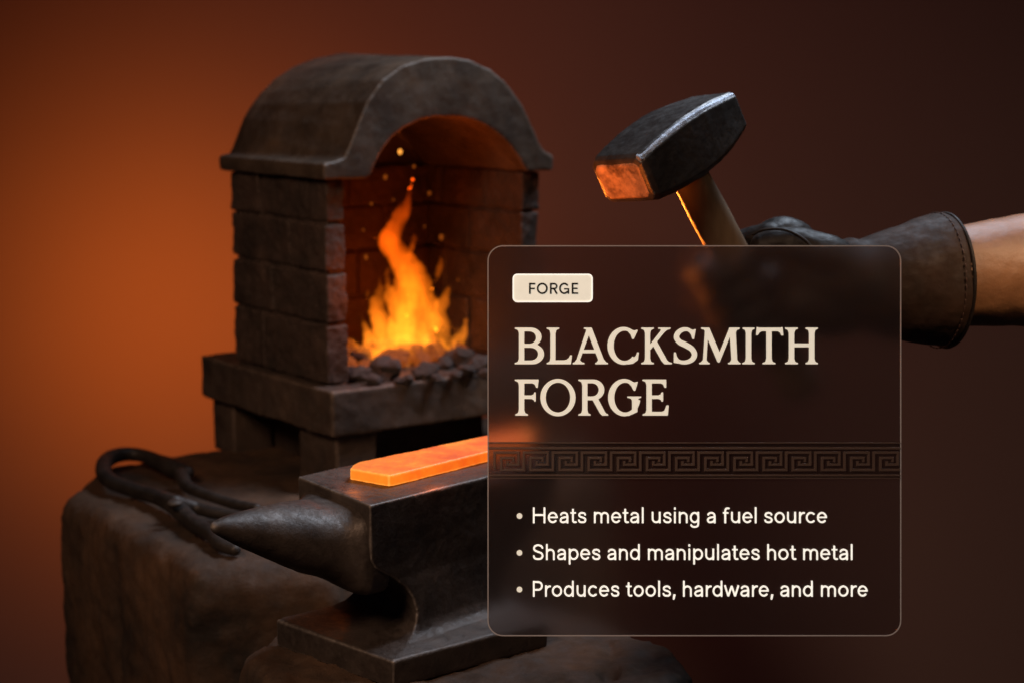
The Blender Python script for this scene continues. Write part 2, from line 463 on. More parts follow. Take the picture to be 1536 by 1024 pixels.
def vault(name, v0, v1, mat, par=None):
    bm = bmesh.new()
    n = len(outer); V = []
    for k_, v_ in enumerate((v0, v1)):
        V.append([[bm.verts.new(fr((u, v_, ZT + z))) for u, z in prof] for prof in (outer_back if k_ else outer, inner)])
    for i in range(n - 1):
        f, b = V
        bm.faces.new((f[0][i], f[0][i + 1], f[1][i + 1], f[1][i]))
        bm.faces.new((b[0][i + 1], b[0][i], b[1][i], b[1][i + 1]))
        bm.faces.new((f[0][i + 1], f[0][i], b[0][i], b[0][i + 1]))
        bm.faces.new((f[1][i], f[1][i + 1], b[1][i + 1], b[1][i]))
    for i in (0, n - 1):
        f, b = V
        q = (f[0][i], f[1][i], b[1][i], b[0][i])
        bm.faces.new(q if i == 0 else q[::-1])
    return bm
bm = vault('roof', -.014, D + .006, M_roof)
# closed back of the vault
ring_ = [(u, z) for u, z in outer_back]
a = [fr((u, D - .012, ZT + z)) for u, z in ring_]; b = [fr((u, D + .0065, ZT + z)) for u, z in ring_]
loft(bm, [a, b])
roof = fpart('roof', bm, M_roof); remesh(roof, .0016, 5, [(.05, .003), (.012, .0008)])

# coals
def fplane(px, py, v_=.10):
    """point where the line of sight meets the upright plane v = v_ of the forge"""
    o_ = Vector((OB.x, OB.y, 0)) + DV * v_
    r = ray(px, py); t = (o_ - CAM).dot(DV) / r.dot(DV)
    return CAM + r * t
def rock_mesh(seed, bmmat):
    rnd = random.Random(seed); bm = bmesh.new()
    bmesh.ops.create_icosphere(bm, subdivisions=4, radius=1)
    off = Vector((rnd.uniform(0, 50), rnd.uniform(0, 50), rnd.uniform(0, 50)))
    for vtx in bm.verts:
        p = vtx.co.copy()
        d = noise.noise(p * 1.1 + off) * .45 + noise.noise(p * 2.7 + off) * .18 + noise.noise(p * 7 + off) * .05
        c = max(abs(p.x), abs(p.y), abs(p.z))
        vtx.co = p * (1 + d) * (1 - .25 * (1 - 1 / (c + .35)))
    me = bpy.data.meshes.new('coal'); bm.to_mesh(me); bm.free(); me.materials.append(bmmat)
    me.polygons.foreach_set('use_smooth', [True] * len(me.polygons))
    return me
coal_meshes = [rock_mesh(s, M_coal) for s in range(5)]
ember_meshes = [rock_mesh(s + 20, M_ember) for s in range(3)]
def coal(u, v_, r, z=None, hot_=False, k=0):
    o = bpy.data.objects.new('coal', (ember_meshes if hot_ else coal_meshes)[k % (3 if hot_ else 5)])
    COL.objects.link(o)
    o.location = fr((u, v_, (ZS + r * .55) if z is None else z)); o.scale = (r * 1.2, r * .95, r * .8)
    o.rotation_euler = (random.uniform(-.4, .4), random.uniform(-.4, .4), random.uniform(0, 6))
    if hot_: tag(o, 'ember with glowing orange cracks in the bed of the fire', 'ember', 'glowing embers under the flames')
    else: tag(o, 'rough dark lump of coal at the edge of the forge fire', 'coal', 'lumps of coal around the fire')
    o.name = 'ember' if hot_ else 'coal'
def atpx(px, py, r, **kw):
    p = G(px, py, ZS + r * .5) - Vector((OB.x, OB.y, 0))
    coal(p.dot(DU), p.dot(DV), r, **kw)
for k, (px, py, r) in enumerate([(537, 540, .0145), (577, 556, .0185), (542, 563, .0115), (638, 559, .0125), (612, 569, .0065), (560, 570, .008), (690, 538, .0155), (716, 548, .0125),
                                 (668, 546, .010), (741, 545, .012), (700, 556, .009), (527, 560, .009), (655, 566, .006), (762, 538, .012), (598, 571, .005), (684, 562, .006), (728, 560, .007)]):
    atpx(px, py, r, k=k)
for k, (u, v_, r) in enumerate([(.06, .07, .014), (.09, .09, .016), (.12, .06, .015), (.10, .05, .013), (.15, .08, .016), (.13, .11, .018), (.18, .07, .014), (.20, .10, .015), (.08, .12, .016),
                                (.17, .12, .017), (.05, .11, .014), (.21, .06, .012), (.11, .14, .016), (.15, .045, .011), (.075, .045, .010)]):
    coal(u, v_, r, hot_=True, k=k)
for k in range(10):
    coal(random.uniform(.045, .235), random.uniform(.13, .175), random.uniform(.010, .017), k=k)

# flames: a gas body that glows through its thickness
S = 1.88 / FPX
bm = bmesh.new()
tongues = [
    ([(613, 281, .6), (612, 300, 5), (603, 324, 10), (589, 347, 15), (585, 363, 18), (595, 382, 17), (609, 401, 18), (618, 428, 21), (614, 457, 22), (609, 484, 27), (615, 513, 33), (622, 540, 33)], .09),
    ([(559, 355, .6), (570, 360, 6), (585, 366, 11)], .09),
    ([(569, 417, .6), (571, 438, 6), (564, 463, 11), (574, 491, 18), (586, 523, 22), (595, 545, 22)], .085),
    ([(551, 433, .5), (552, 442, 3), (549, 452, .6)], .08),
    ([(662, 382, .6), (660, 398, 6), (656, 412, 6), (653, 424, .8)], .11),
    ([(675, 424, .6), (667, 446, 7), (657, 474, 13), (655, 504, 18), (645, 535, 20)], .10),
    ([(652, 455, .5), (654, 470, 5), (656, 488, 9)], .085),
    ([(699, 478, .6), (696, 497, 6), (686, 512, 10), (672, 527, 14), (655, 545, 14)], .095),
    ([(529, 510, .6), (540, 522, 6), (556, 532, 13), (580, 545, 16), (615, 551, 18), (655, 553, 12), (668, 560, 6)], .075),
    ([(606, 540, 8), (606, 556, 9), (612, 563, 4)], .05),
    ([(705, 528, .6), (712, 537, 5), (716, 544, 2)], .07),
    ([(540, 470, .5), (546, 485, 4), (553, 505, 9), (560, 530, 11)], .11),
    ([(633, 395, .5), (634, 410, 4), (630, 432, 9), (628, 455, 12)], .10),
]
frnd = random.Random(11)
for k in range(46):
    t = frnd.random(); x0 = 536 + 170 * t
    hmax = 30 + 130 * math.exp(-((x0 - 622) / 42) ** 2) + 25 * math.exp(-((x0 - 690) / 15) ** 2)
    hgt = hmax * frnd.uniform(.45, 1.0); w0 = frnd.uniform(4, 10); ph = frnd.uniform(0, 6.28); lean = (622 - x0) * .25 + frnd.uniform(-10, 10)
    yb = 556 - frnd.uniform(0, 12); pts = []
    for j in range(6):
        q = j / 5
        pts.append((x0 + lean * q + math.sin(ph + q * 4.5) * (3 + 5 * q), yb - hgt * q, max(.5, w0 * (1 - q) ** .8 * (.75 + .35 * math.sin(ph * 2 + q * 7)))))
    tongues.append((pts[::-1], frnd.uniform(.05, .12)))
tongues += [([(600, 300, .5), (597, 320, 4), (592, 340, 6), (596, 362, 8), (610, 385, 10), (628, 410, 11), (636, 440, 13), (634, 470, 15), (632, 505, 18)], .088),
            ([(622, 352, .5), (620, 366, 4), (614, 384, 7), (604, 405, 8), (597, 430, 9), (596, 460, 12), (598, 495, 16)], .095),
            ([(640, 420, .5), (646, 440, 5), (648, 465, 8), (642, 500, 12)], .085),
            ([(583, 400, .5), (580, 416, 4), (586, 440, 8), (594, 470, 11)], .09),
            ([(571, 345, .4), (577, 352, 3), (588, 352, 8)], .09), ([(620, 268, .4), (617, 280, 2), (613, 296, 4), (606, 315, 6)], .088)]
for pts, v_ in tongues:
    path = []
    for i, (x, y, r) in enumerate(pts):
        p = fplane(x, y, v_ + .006 * math.sin(y * .06))
        path.append((p, r * S * (1.0 if r < 4 else 1.05)))
    tube(bm, path, seg=16, n=6)
bm.transform(INV)
flame = from_bm('flame', bm, M_flame)
flame.location = forge.location
remesh(flame, .0011, 2, [(.018, .010), (.007, .0035)])
tag(flame, 'tall orange and yellow flames rising from the coals inside the forge', 'fire')

for k, (px, py, r, dim) in enumerate([(600, 228, .0023, 0), (578, 266, .0022, 1), (621, 250, .0016, 1), (644, 290, .0018, 1), (662, 356, .0026, 1), (549, 386, .0022, 1), (557, 306, .0014, 1), (590, 300, .0010, 1),
                                      (637, 340, .0010, 1), (545, 345, .0011, 1), (687, 420, .0011, 1)]):
    bm = bmesh.new(); bmesh.ops.create_icosphere(bm, subdivisions=2, radius=r)
    for vtx in bm.verts: vtx.co.z *= 1.35
    o = from_bm('spark', bm, M_spark2 if dim else M_spark)
    o.location = fplane(px, py, .06 + .01 * (k % 4))
    lab = 'bright yellow spark high under the forge arch' if not dim else 'faint orange spark drifting above the forge fire'
    tag(o, lab, 'spark', 'sparks over the fire')

# ------------------------------------------------------------------ anvil
OA = P(555, 757, 1.25); ZA = OA.z
AU = Vector((math.sin(R(43)), math.cos(R(43)), 0)); AV = Vector((-math.sin(R(35)), math.cos(R(35)), 0))
def fa(p): return Vector((OA.x, OA.y, 0)) + AU * p[0] + AV * p[1] + Vector((0, 0, p[2]))
anvil = empty('anvil', fa((.1, .055, -.010)))
tag(anvil, 'dark cast iron anvil with pointed horn holding the glowing bar', 'anvil')
AINV = Matrix.Translation(-anvil.location)
bm = bmesh.new()
secs = [(ZA, 0, .205, 0, .110), (ZA - .012, 0, .205, 0, .110), (ZA - .030, 0, .200, 0, .110), (ZA - .042, .001, .190, 0, .109), (ZA - .049, .005, .182, 0, .107), (.066, .014, .172, 0, .104), (.060, .024, .163, 0, .101), (.052, .034, .152, -.001, .097),
        (.042, .041, .143, -.002, .093), (.031, .044, .138, -.003, .090), (.023, .042, .139, -.004, .090), (.0175, .036, .143, -.007, .094), (.0135, .026, .150, -.013, .100)]
quads = [[fa((a0, b0, z)), fa((a1, b0, z)), fa((a1, b1, z)), fa((a0, b1, z))] for z, a0, a1, b0, b1 in secs]
quads += [[fa((.002, -.027, z)), fa((.152, -.046, z)), fa((.182, .085, z)), fa((-.023, .113, z))] for z in (.0105, .0085, -.0105)]
loft(bm, quads)
bm.transform(AINV)
o = from_bm('body', bm, M_iron, anvil)
# swept edges: horn grows out of the body with a fillet
bm = bmesh.new()
rings = []
for a, hw, hh, zc, ex in ((.020, .0535, .0335, -.0405, 5), (.003, .0535, .0335, -.0400, 5), (-.003, .0515, .0320, -.0390, 4), (-.008, .0475, .0300, -.0375, 3.2), (-.015, .0430, .0285, -.0350, 2.6), (-.024, .0385, .0275, -.0320, 2.3), (-.036, .0335, .0262, -.0290, 2.1), (-.050, .0272, .0232, -.0245, 2),
                     (-.068, .0202, .0185, -.0190, 2), (-.084, .0148, .0140, -.0142, 2), (-.096, .0104, .0100, -.0108, 2), (-.105, .0068, .0068, -.0084, 2), (-.111, .0040, .0040, -.0070, 2), (-.1135, .0014, .0014, -.0066, 2)):
    def se(c_): return math.copysign(abs(c_) ** (2 / ex), c_)
    rings.append([fa((a, .055 + se(math.cos(t)) * hw, ZA + zc + se(math.sin(t)) * hh)) for t in [2 * math.pi * k / 48 for k in range(48)]])
loft(bm, rings)
bm.transform(AINV)
horn = from_bm('horn', bm, M_iron, anvil)
# join both shapes first so that the casting is continuous, then keep the horn as a part
remesh(o, .0013, 4, [(.03, .0012), (.006, .0003)])
remesh(horn, .0013, 5, [(.03, .0012), (.006, .0003)])

# glowing bar
zb = ZA + .0095
fp = [(529, 697), (538, 692), (785, 641), (798, 644), (792, 661), (590, 711), (583, 712), (525, 702)]
top = [G(x, y, zb) for x, y in fp]
bm = bmesh.new()
loft(bm, [[Vector((p.x, p.y, ZA + .0006)) for p in top], top])
bar = from_bm('hot_iron_bar', bm, M_hot)
remesh(bar, .0009, 4, [(.02, .0008), (.005, .0003)])
tag(bar, 'flat iron bar glowing orange on top of the anvil', 'iron bar')

# ------------------------------------------------------------------ tongs
tongs = empty('tongs', G(260, 755, 0))
tag(tongs, 'dark hooked blacksmith tongs lying on the stone beside the anvil horn', 'tongs')
def tongp(name, pts, zf, sc_=1.0):
    bm = bmesh.new()
    tube(bm, [(G(x, y, z), r * sc_) for x, y, r, z in pts], seg=16, n=6)
    bm.transform(Matrix.Translation(-tongs.location))
    o = from_bm(name, bm, M_tong, tongs)
    remesh(o, .0011, 3, [(.02, .001), (.006, .0004)])
tongp('hooked_arm', [(281, 708, .0075, .014), (262, 702, .0105, .014), (241, 693, .0085, .014), (211, 682, .0075, .016), (181, 681, .0080, .018), (160, 690, .0085, .018), (155, 706, .0085, .016), (166, 721, .0080, .014), (203, 735, .0078, .012),
                     (237, 745, .0080, .012), (262, 757, .0095, .012), (277, 772, .0085, .011), (296, 788, .0080, .011), (318, 800, .0078, .011), (331, 816, .0066, .010), (352, 824, .0058, .009)], .01)
tongp('rein', [(272, 712, .0080, .016), (283, 730, .0062, .014), (317, 744, .0055, .012), (347, 754, .0055, .010), (385, 762, .005, .010)], .01)
tongp('rein', [(262, 752, .0075, .020), (294, 761, .0065, .012), (320, 768, .0062, .010), (350, 774, .0060, .009), (378, 784, .005, .008)], .01)
bm = bmesh.new()
c = G(262, 754, .024); ball(bm, c, .0075, (1, 1, .5)); bm.transform(Matrix.Translation(-tongs.location))
from_bm('rivet', bm, M_tong, tongs)

# ------------------------------------------------------------------ hammer
HD = 1.36; HK = 1.07; U_ = HD / FPX                              # one photograph pixel at the hammer's distance
def cv(x, y, z): return RT * x + UP * y - FW * z      # camera-like axes (x right, y up, z towards the viewer)
A_ = cv(-.70, -.52, .49).normalized()                 # towards the striking face
Tn = cv(-.40, .85, .33); Tn = (Tn - A_ * Tn.dot(A_)).normalized()
Sn = A_.cross(Tn) * -1
if Sn.dot(RT) < 0: Sn = -Sn
HC = P(1010, 218, HD)
HL = cv(.475, -.82, -.30).normalized()                # handle direction, downwards
hammer = empty('hammer', HC)
tag(hammer, 'heavy steel hammer with wooden handle raised in a gloved fist', 'hammer')
HINV = Matrix.Translation(-HC)
def fh(a, s, t): return HC + (A_ * a + Sn * s + Tn * t) * U_ * HK
bm = bmesh.new()
rings = []
for a, hw, hh, ch in ((107, 46, 27, 7), (105, 52, 32, 8), (97, 55, 36, 9), (75, 57, 39.5, 9), (45, 59, 42.5, 9), (10, 60, 44.5, 9), (-25, 58.5, 43, 9), (-60, 54.5, 38, 9), (-88, 49, 32, 8), (-98, 47, 30, 8), (-103, 42, 26, 7)):
    pts = [(hw - ch, hh), (hw, hh - ch), (hw, -hh + ch), (hw - ch, -hh), (-hw + ch, -hh), (-hw, -hh + ch), (-hw, hh - ch), (-hw + ch, hh)]
    rings.append([fh(a, s, t) for s, t in pts])
loft(bm, rings); bm.transform(HINV)
head = from_bm('head', bm, M_hammer, hammer)
remesh(head, .0008, 2, [(.02, .0009), (.005, .00025)])
# upper front chamfer, cool highlight painted into its colour, standing proud of the head
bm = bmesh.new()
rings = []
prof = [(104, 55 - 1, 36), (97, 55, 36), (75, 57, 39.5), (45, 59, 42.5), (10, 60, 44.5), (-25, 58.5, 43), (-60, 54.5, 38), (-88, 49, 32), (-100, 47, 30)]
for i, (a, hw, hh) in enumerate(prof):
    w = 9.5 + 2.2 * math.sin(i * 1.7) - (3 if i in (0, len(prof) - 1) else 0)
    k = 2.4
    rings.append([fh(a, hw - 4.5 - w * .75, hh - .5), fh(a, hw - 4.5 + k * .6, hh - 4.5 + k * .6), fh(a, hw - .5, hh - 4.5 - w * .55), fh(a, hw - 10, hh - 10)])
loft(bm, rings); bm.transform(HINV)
o = from_bm('chamfer_highlight', bm, M_edge, hammer)
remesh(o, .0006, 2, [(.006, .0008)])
# striking face plate
bm = bmesh.new()
loft(bm, [[fh(a, s * k, t * k) for s, t in ((40, 27), (47, 20), (47, -20), (40, -27), (-40, -27), (-47, -20), (-47, 20), (-40, 27))] for a, k in ((100, 1.04), (106.5, 1.0), (108.6, .90))])
bm.transform(HINV)
o = from_bm('striking_face', bm, M_face, hammer); remesh(o, .0007, 2, [(.008, .0005)])
# handle
bm = bmesh.new()
rings = []
hs = HC + HL * 10 * U_
for t, r in ((6, 20), (14, 26), (24, 27), (60, 28.5), (120, 30), (180, 30), (260, 28), (330, 28), (400, 30), (440, 32), (452, 28), (458, 18)):
    c = HC + HL * t * U_
    e1 = (RT - HL * RT.dot(HL)).normalized(); e2 = HL.cross(e1)
    rings.append([c + (e1 * math.cos(k * math.pi / 14) * r + e2 * math.sin(k * math.pi / 14) * r * .82) * U_ for k in range(28)])
loft(bm, rings); bm.transform(HINV)
handle = from_bm('handle', bm, M_wood, hammer)
handle.data.transform(Matrix())

# ------------------------------------------------------------------ arm and glove
e1 = cv(.87, .50, 0); e1 = (e1 - HL * e1.dot(HL)).normalized()      # to the right of the handle
e3 = HL.cross(e1)
if e3.dot(FW) > 0: e3 = -e3                                           # towards the viewer
GC = HC + HL * 268 * U_                                               # middle of the grip
def around(s, phi, r):
    return GC + HL * s * U_ + (e1 * math.cos(R(phi)) + e3 * math.sin(R(phi))) * r * U_
person = None
def K(px, py, z=0.0): return P(px, py, HD - z * U_)
# forearm: one continuous body, from inside the cuff to the elbow beyond the frame
bm = bmesh.new()
rings = []
for t, (px, py, z, ry, rz) in enumerate([(1290, 425, -14, 52, 46), (1330, 424, -22, 58, 50), (1400, 418, -40, 70, 60), (1470, 411, -60, 80, 70), (1540, 405, -80, 87, 78), (1640, 396, -108, 96, 88), (1760, 386, -140, 102, 94), (1880, 376, -172, 98, 92), (2010, 368, -205, 90, 88), (2110, 362, -235, 92, 90), (2180, 360, -255, 70, 70)]):
    c = K(px, py, z)
    ax = (RT * 1 + FW * .28 + UP * .07).normalized(); u = (UP - ax * UP.dot(ax)).normalized(); w = ax.cross(u)
    rings.append([c + (u * math.cos(k * math.pi / 20) * ry + w * math.sin(k * math.pi / 20) * rz) * U_ for k in range(40)])
loft(bm, rings)
person = from_bm('person', bm, M_skin)
remesh(person, .0025, 4, [(.06, .004), (.02, .0012)])
tag(person, 'bare forearm of a person in a dark leather glove swinging the hammer', 'person')

bm = bmesh.new()
for s, ln, r in ((-62, 1.0, 20), (-24, 1.06, 21), (14, 1.0, 20), (50, .88, 18)):
    path = [(around(s * .9, -22, 78), r * 1.15), (around(s, -60, 58), r * 1.12), (around(s, -100, 52), r * 1.08), (around(s, -140, 54), r * 1.1), (around(s, -175, 55), r * 1.0),
            (around(s, -215, 52), r * 1.05), (around(s, -245, 51), r * .95), (around(s - 2, -270 - 14 * ln, 52), r * .92), (around(s - 3, -300 - 8 * ln, 55), r * .80)]
    tube(bm, [(p, q * U_) for p, q in path], seg=18, n=5)
# palm and back of the hand
ball(bm, around(-10, -25, 92), 50 * U_, (1.0, .8, 1.05))
ball(bm, around(-30, -30, 100), 46 * U_, (1.2, .8, .9))
ball(bm, around(20, -20, 100), 44 * U_, (1.1, .8, 1.0))
tube(bm, [(K(1215, 420, -12), 52 * U_), (K(1250, 425, -10), 62 * U_), (K(1285, 427, -10), 66 * U_), (K(1320, 425, -20), 66 * U_)], seg=28, n=5)
tube(bm, [(K(1205, 455, -6), 46 * U_), (K(1250, 455, -6), 50 * U_), (K(1300, 440, -10), 50 * U_)], seg=28, n=5)
# thumb, laid along the near side of the handle
tube(bm, [(K(1275, 408, 18), 34 * U_), (K(1240, 386, 24), 33 * U_), (K(1205, 372, 20), 29 * U_), (K(1172, 366, 12), 25 * U_), (K(1146, 368, 8), 21 * U_)], seg=20, n=6)
glove = from_bm('glove', bm, M_glove, person)
remesh(glove, .0014, 4, [(.03, .003), (.009, .0012)])
tag(glove, 'black leather glove clenched around the hammer handle')
# gauntlet cuff
bm = bmesh.new()
rings = []
ax = (RT * 1 + FW * .30 + UP * .03).normalized(); cu = (UP - ax * UP.dot(ax)).normalized(); cw = ax.cross(cu)
prof = [(1262, 427, 0, 66, 58), (1276, 427, -4, 72, 62), (1292, 427, -8, 70, 62), (1308, 427, -12, 76, 66), (1345, 425, -20, 86, 74), (1376, 422, -32, 95, 80), (1402, 420, -42, 101, 84), (1413, 420, -46, 102.5, 86), (1418, 420, -48, 100, 84), (1413, 420, -46, 96, 80), (1385, 421, -36, 88, 74), (1340, 424, -20, 78, 66), (1290, 427, -8, 62, 54), (1262, 427, 0, 56, 48)]
for px, py, z, ry, rz in prof:
    c = K(px, py, z)
    rings.append([c + (cu * math.cos(k * math.pi / 24) * ry + cw * math.sin(k * math.pi / 24) * rz) * U_ for k in range(48)])
rings.append(rings[0])
bm2 = bmesh.new()
vs = [[bm2.verts.new(p) for p in r] for r in rings[:-1]]
for i in range(len(vs)):
    a, b = vs[i], vs[(i + 1) % len(vs)]
    for k in range(48): bm2.faces.new((a[k], a[(k + 1) % 48], b[(k + 1) % 48], b[k]))
bm.free()
cuff = from_bm('gauntlet_cuff', bm2, M_cuff, glove)
remesh(cuff, .0013, 3, [(.06, .0065), (.018, .0014)])
# stitched hem and piping
def hoop(name, px, z, ry, rz, r, mat, dashed=False):
    c = K(px, 420.5, z); bm = bmesh.new(); n = 120
    pts = [c + (cu * math.cos(2 * math.pi * k / n) * ry + cw * math.sin(2 * math.pi * k / n) * rz) * U_ for k in range(n)]
    if dashed:
        for k in range(0, n, 2):
            tube(bm, [(pts[k], r), ((pts[k] + pts[(k + 1) % n]) / 2, r * 1.2), (pts[(k + 1) % n], r)], seg=6, n=1)
    else:
        rr = [[p + ((p - c).normalized() * math.cos(t) + ax * math.sin(t)) * r for t in [2 * math.pi * j / 8 for j in range(8)]] for p in pts]
        loft(bm, rr + [rr[0]], caps=False)
        bmesh.ops.remove_doubles(bm, verts=bm.verts[:], dist=1e-6)
    return from_bm(name, bm, mat, glove)
hoop('piping', 1417, -47.5, 101.5, 85.2, .0016, M_glove)
hoop('stitching', 1404, -43.5, 103.2, 86.4, .0005, M_thread, True)
# seams on thumb and wrist strap
bm = bmesh.new()
tube(bm, [(K(1130, 352, 26), .0011), (K(1145, 345, 34), .0012), (K(1172, 344, 42), .0012), (K(1195, 352, 50), .0012), (K(1215, 368, 56), .0012), (K(1228, 395, 58), .0011)], seg=8)
from_bm('seam', bm, M_glove, glove)

# ------------------------------------------------------------------ glass sign
PD = 1.16; SU = PD / FPX
sign = empty('glass_sign', P(1041.5, 660.5, PD))
sign.rotation_euler = (math.pi / 2 - PITCH, 0, 0)
tag(sign, 'frosted glass panel headed blacksmith forge with three bullet lines below', 'glass sign')
def L2(px, py, z=0.0): return Vector(((px - 1041.5) * SU, (660.5 - py) * SU, z))
def rrect(x0, y0, x1, y1, r, n=10):
    out = []
    for cx, cy, a0 in ((x1 - r, y0 + r, 0), (x0 + r, y0 + r, 90), (x0 + r, y1 - r, 180), (x1 - r, y1 - r, 270)):
        for k in range(n + 1):
            a = R(a0 + 90 * k / n); out.append((cx + r * math.cos(a), cy - r * math.sin(a)))
    return out
TH = .0045
def plate(name, outline, z0, z1, mat, par):
    bm = bmesh.new()
    loft(bm, [[L2(x, y, z0) for x, y in outline], [L2(x, y, z1) for x, y in outline]])
    return from_bm(name, bm, mat, par, smooth=False)
pane = plate('pane', rrect(731.5, 368.5, 1351.5, 953, 23), -TH, 0, M_glass, sign)
def frame_line(name, x0, y0, x1, y1, r, w, z0, z1, mat, par):
    bm = bmesh.new()
    a = rrect(x0, y0, x1, y1, r); b = rrect(x0 + w, y0 + w, x1 - w, y1 - w, max(r - w, .5))
    rg = [[L2(x, y, z0) for x, y in a], [L2(x, y, z1) for x, y in a], [L2(x, y, z1) for x, y in b], [L2(x, y, z0) for x, y in b]]
    vs = [[bm.verts.new(p) for p in q] for q in rg]; n = len(a)
    for i in range(4):
        p, q = vs[i], vs[(i + 1) % 4]
        for k in range(n): bm.faces.new((p[k], p[(k + 1) % n], q[(k + 1) % n], q[k]))
    return from_bm(name, bm, mat, par, smooth=False)
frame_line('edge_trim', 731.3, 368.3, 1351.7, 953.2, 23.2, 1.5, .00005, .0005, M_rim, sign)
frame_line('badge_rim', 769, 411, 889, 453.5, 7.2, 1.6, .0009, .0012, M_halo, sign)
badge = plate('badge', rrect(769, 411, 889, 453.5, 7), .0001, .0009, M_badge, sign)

# --- engraved-style headline letters, outlined as polygons and skinned by marching squares
def E(cx, cy, rx, ry, n=64): return [(cx + rx * math.cos(2 * math.pi * k / n), cy + ry * math.sin(2 * math.pi * k / n)) for k in range(n)]
def Dsh(xl, xr, y0, y1, rx):
    m = (y0 + y1) / 2; h = (y1 - y0) / 2
    return [(xl, y0)] + [(xr - rx + rx * math.sin(math.pi * k / 24), m - h * math.cos(math.pi * k / 24)) for k in range(25)] + [(xl, y1)]
def stem(x0, x1, y0, y1, lt=18, rt=18, lb=18, rb=18):
    def side(x, s, et, eb):
        p = []
        if et: p += [(x + s * et, y0), (x + s * et, y0 + 3.5), (x + s * et * .55, y0 + 6.5), (x + s * et * .2, y0 + 12), (x, y0 + 26)]
        else: p += [(x, y0)]
        if eb: p += [(x, y1 - 26), (x + s * et * 0 + s * eb * .2, y1 - 12), (x + s * eb * .55, y1 - 6.5), (x + s * eb, y1 - 3.5), (x + s * eb, y1)]
        else: p += [(x, y1)]
        return p
    return side(x0, -1, lt, lb) + side(x1, 1, rt, rb)[::-1]
def brush(pts):
    out = []
    for p in spline(pts, 8): out.append(E(p[0], p[1], p[2], p[2], 24))
    return out
def footL(y1, xa, xb, l, r): return [(xa - l, y1), (xa - l, y1 - 3.5), (xa - l * .5, y1 - 7), (xa, y1 - 18), (xb, y1 - 18), (xb + r * .5, y1 - 7), (xb + r, y1 - 3.5), (xb + r, y1)]
G1 = {}
y0, y1 = 294, 465
GL = [
 ('B', [('+', stem(60, 83, y0, y1, 20, 0, 20, 0)), ('+', Dsh(62, 166, 294, 380, 50)), ('+', Dsh(62, 178, 371, 465, 54)), ('-', Dsh(83, 142, 309, 371, 34)), ('-', Dsh(83, 152, 386, 450, 38))]),
 ('L', [('+', stem(211, 233, y0, y1, 18, 18, 18, 0)), ('+', [(225, 449), (272, 449), (288, 446), (300, 436), (305, 425), (312, 425), (307, 465), (225, 465)])]),
 ('A', [('+', [(371, 294), (407, 294), (467, 450), (442, 450), (389, 312), (381, 300), (371, 297)]), ('+', [(384, 302), (396, 320), (349, 450), (335, 450)]), ('+', [(352, 399), (432, 399), (436, 412), (349, 412)]),
        ('+', footL(465, 334, 350, 16, 22)), ('+', footL(465, 440, 468, 14, 17))]),
 ('C', [('+', E(561, 379, 76, 88)), ('-', E(566, 379, 54, 73)), ('-', [(575, 379), (597, 338), (612, 316), (700, 300), (700, 470), (632, 428), (612, 440), (598, 420)]), ('+', [(592, 301), (612, 308), (628, 304), (609, 346), (603, 346), (596, 326), (584, 312)]),
        ('+', [(584, 452), (606, 440), (622, 425), (627, 411), (633, 411), (628, 446), (606, 462), (580, 466)])]),
 ('K', [('+', stem(665, 687, y0, y1, 18, 18, 18, 18)), ('+', [(684, 380), (740, 308), (741, 298), (728, 297.5), (728, 294), (785, 294), (785, 297.5), (768, 303), (752, 318), (690, 396)]), ('+', [(700, 372), (717, 354), (768, 447), (778, 457), (792, 461.5), (792, 465), (757, 465), (745, 452)])]),
 ('S', [('+', q) for q in brush([(889, 314, 7), (868, 301.5, 7.5), (843, 303, 9), (822, 318, 11), (815, 340, 11.5), (830, 361, 12), (858, 375, 12.5), (888, 394, 12), (901, 420, 11.5), (890, 444, 10.5), (864, 456.5, 8.5), (836, 456.5, 7.5), (816, 446, 6)])]
       + [('+', [(874, 297), (892, 305), (906, 301), (902, 320), (898, 346), (892, 346), (886, 326), (876, 314)]), ('+', [(804, 411), (810, 411), (815, 430), (828, 448), (838, 463), (820, 461), (803, 458)])]),
 ('M', [('+', [(934, 294), (971, 294), (1026, 424), (1019, 458), (1012, 454), (957, 325), (949, 302), (934, 297.5)]), ('+', [(953, 300), (965, 318), (957, 452), (943, 452)]), ('+', footL(465, 942, 958, 17, 15)), ('+', [(1010, 442), (1070, 294), (1080, 310), (1020, 457)]),
        ('+', [(1068, 294), (1117, 294), (1117, 297.5), (1104, 303), (1098, 315), (1105, 452), (1080, 452), (1072, 322)]), ('+', footL(465, 1079, 1106, 16, 15))]),
 ('I', [('+', stem(1149, 1172, y0, y1, 16, 16, 17, 17))]),
 ('T', [('+', stem(1247, 1270, y0, y1, 0, 0, 18, 18)), ('+', [(1201, 291), (1208, 294), (1316, 294), (1322, 291), (1326, 329), (1319, 329), (1312, 315), (1300, 308.5), (1224, 308.5), (1212, 315), (1204, 328), (1198, 328)])]),
 ('H', [('+', stem(1355, 1378, y0, y1, 18, 18, 18, 18)), ('+', stem(1452, 1475, y0, y1, 17, 17, 17, 17)), ('+', [(1370, 369), (1460, 369), (1460, 384), (1370, 384)])]),
]
y0, y1 = 541, 711
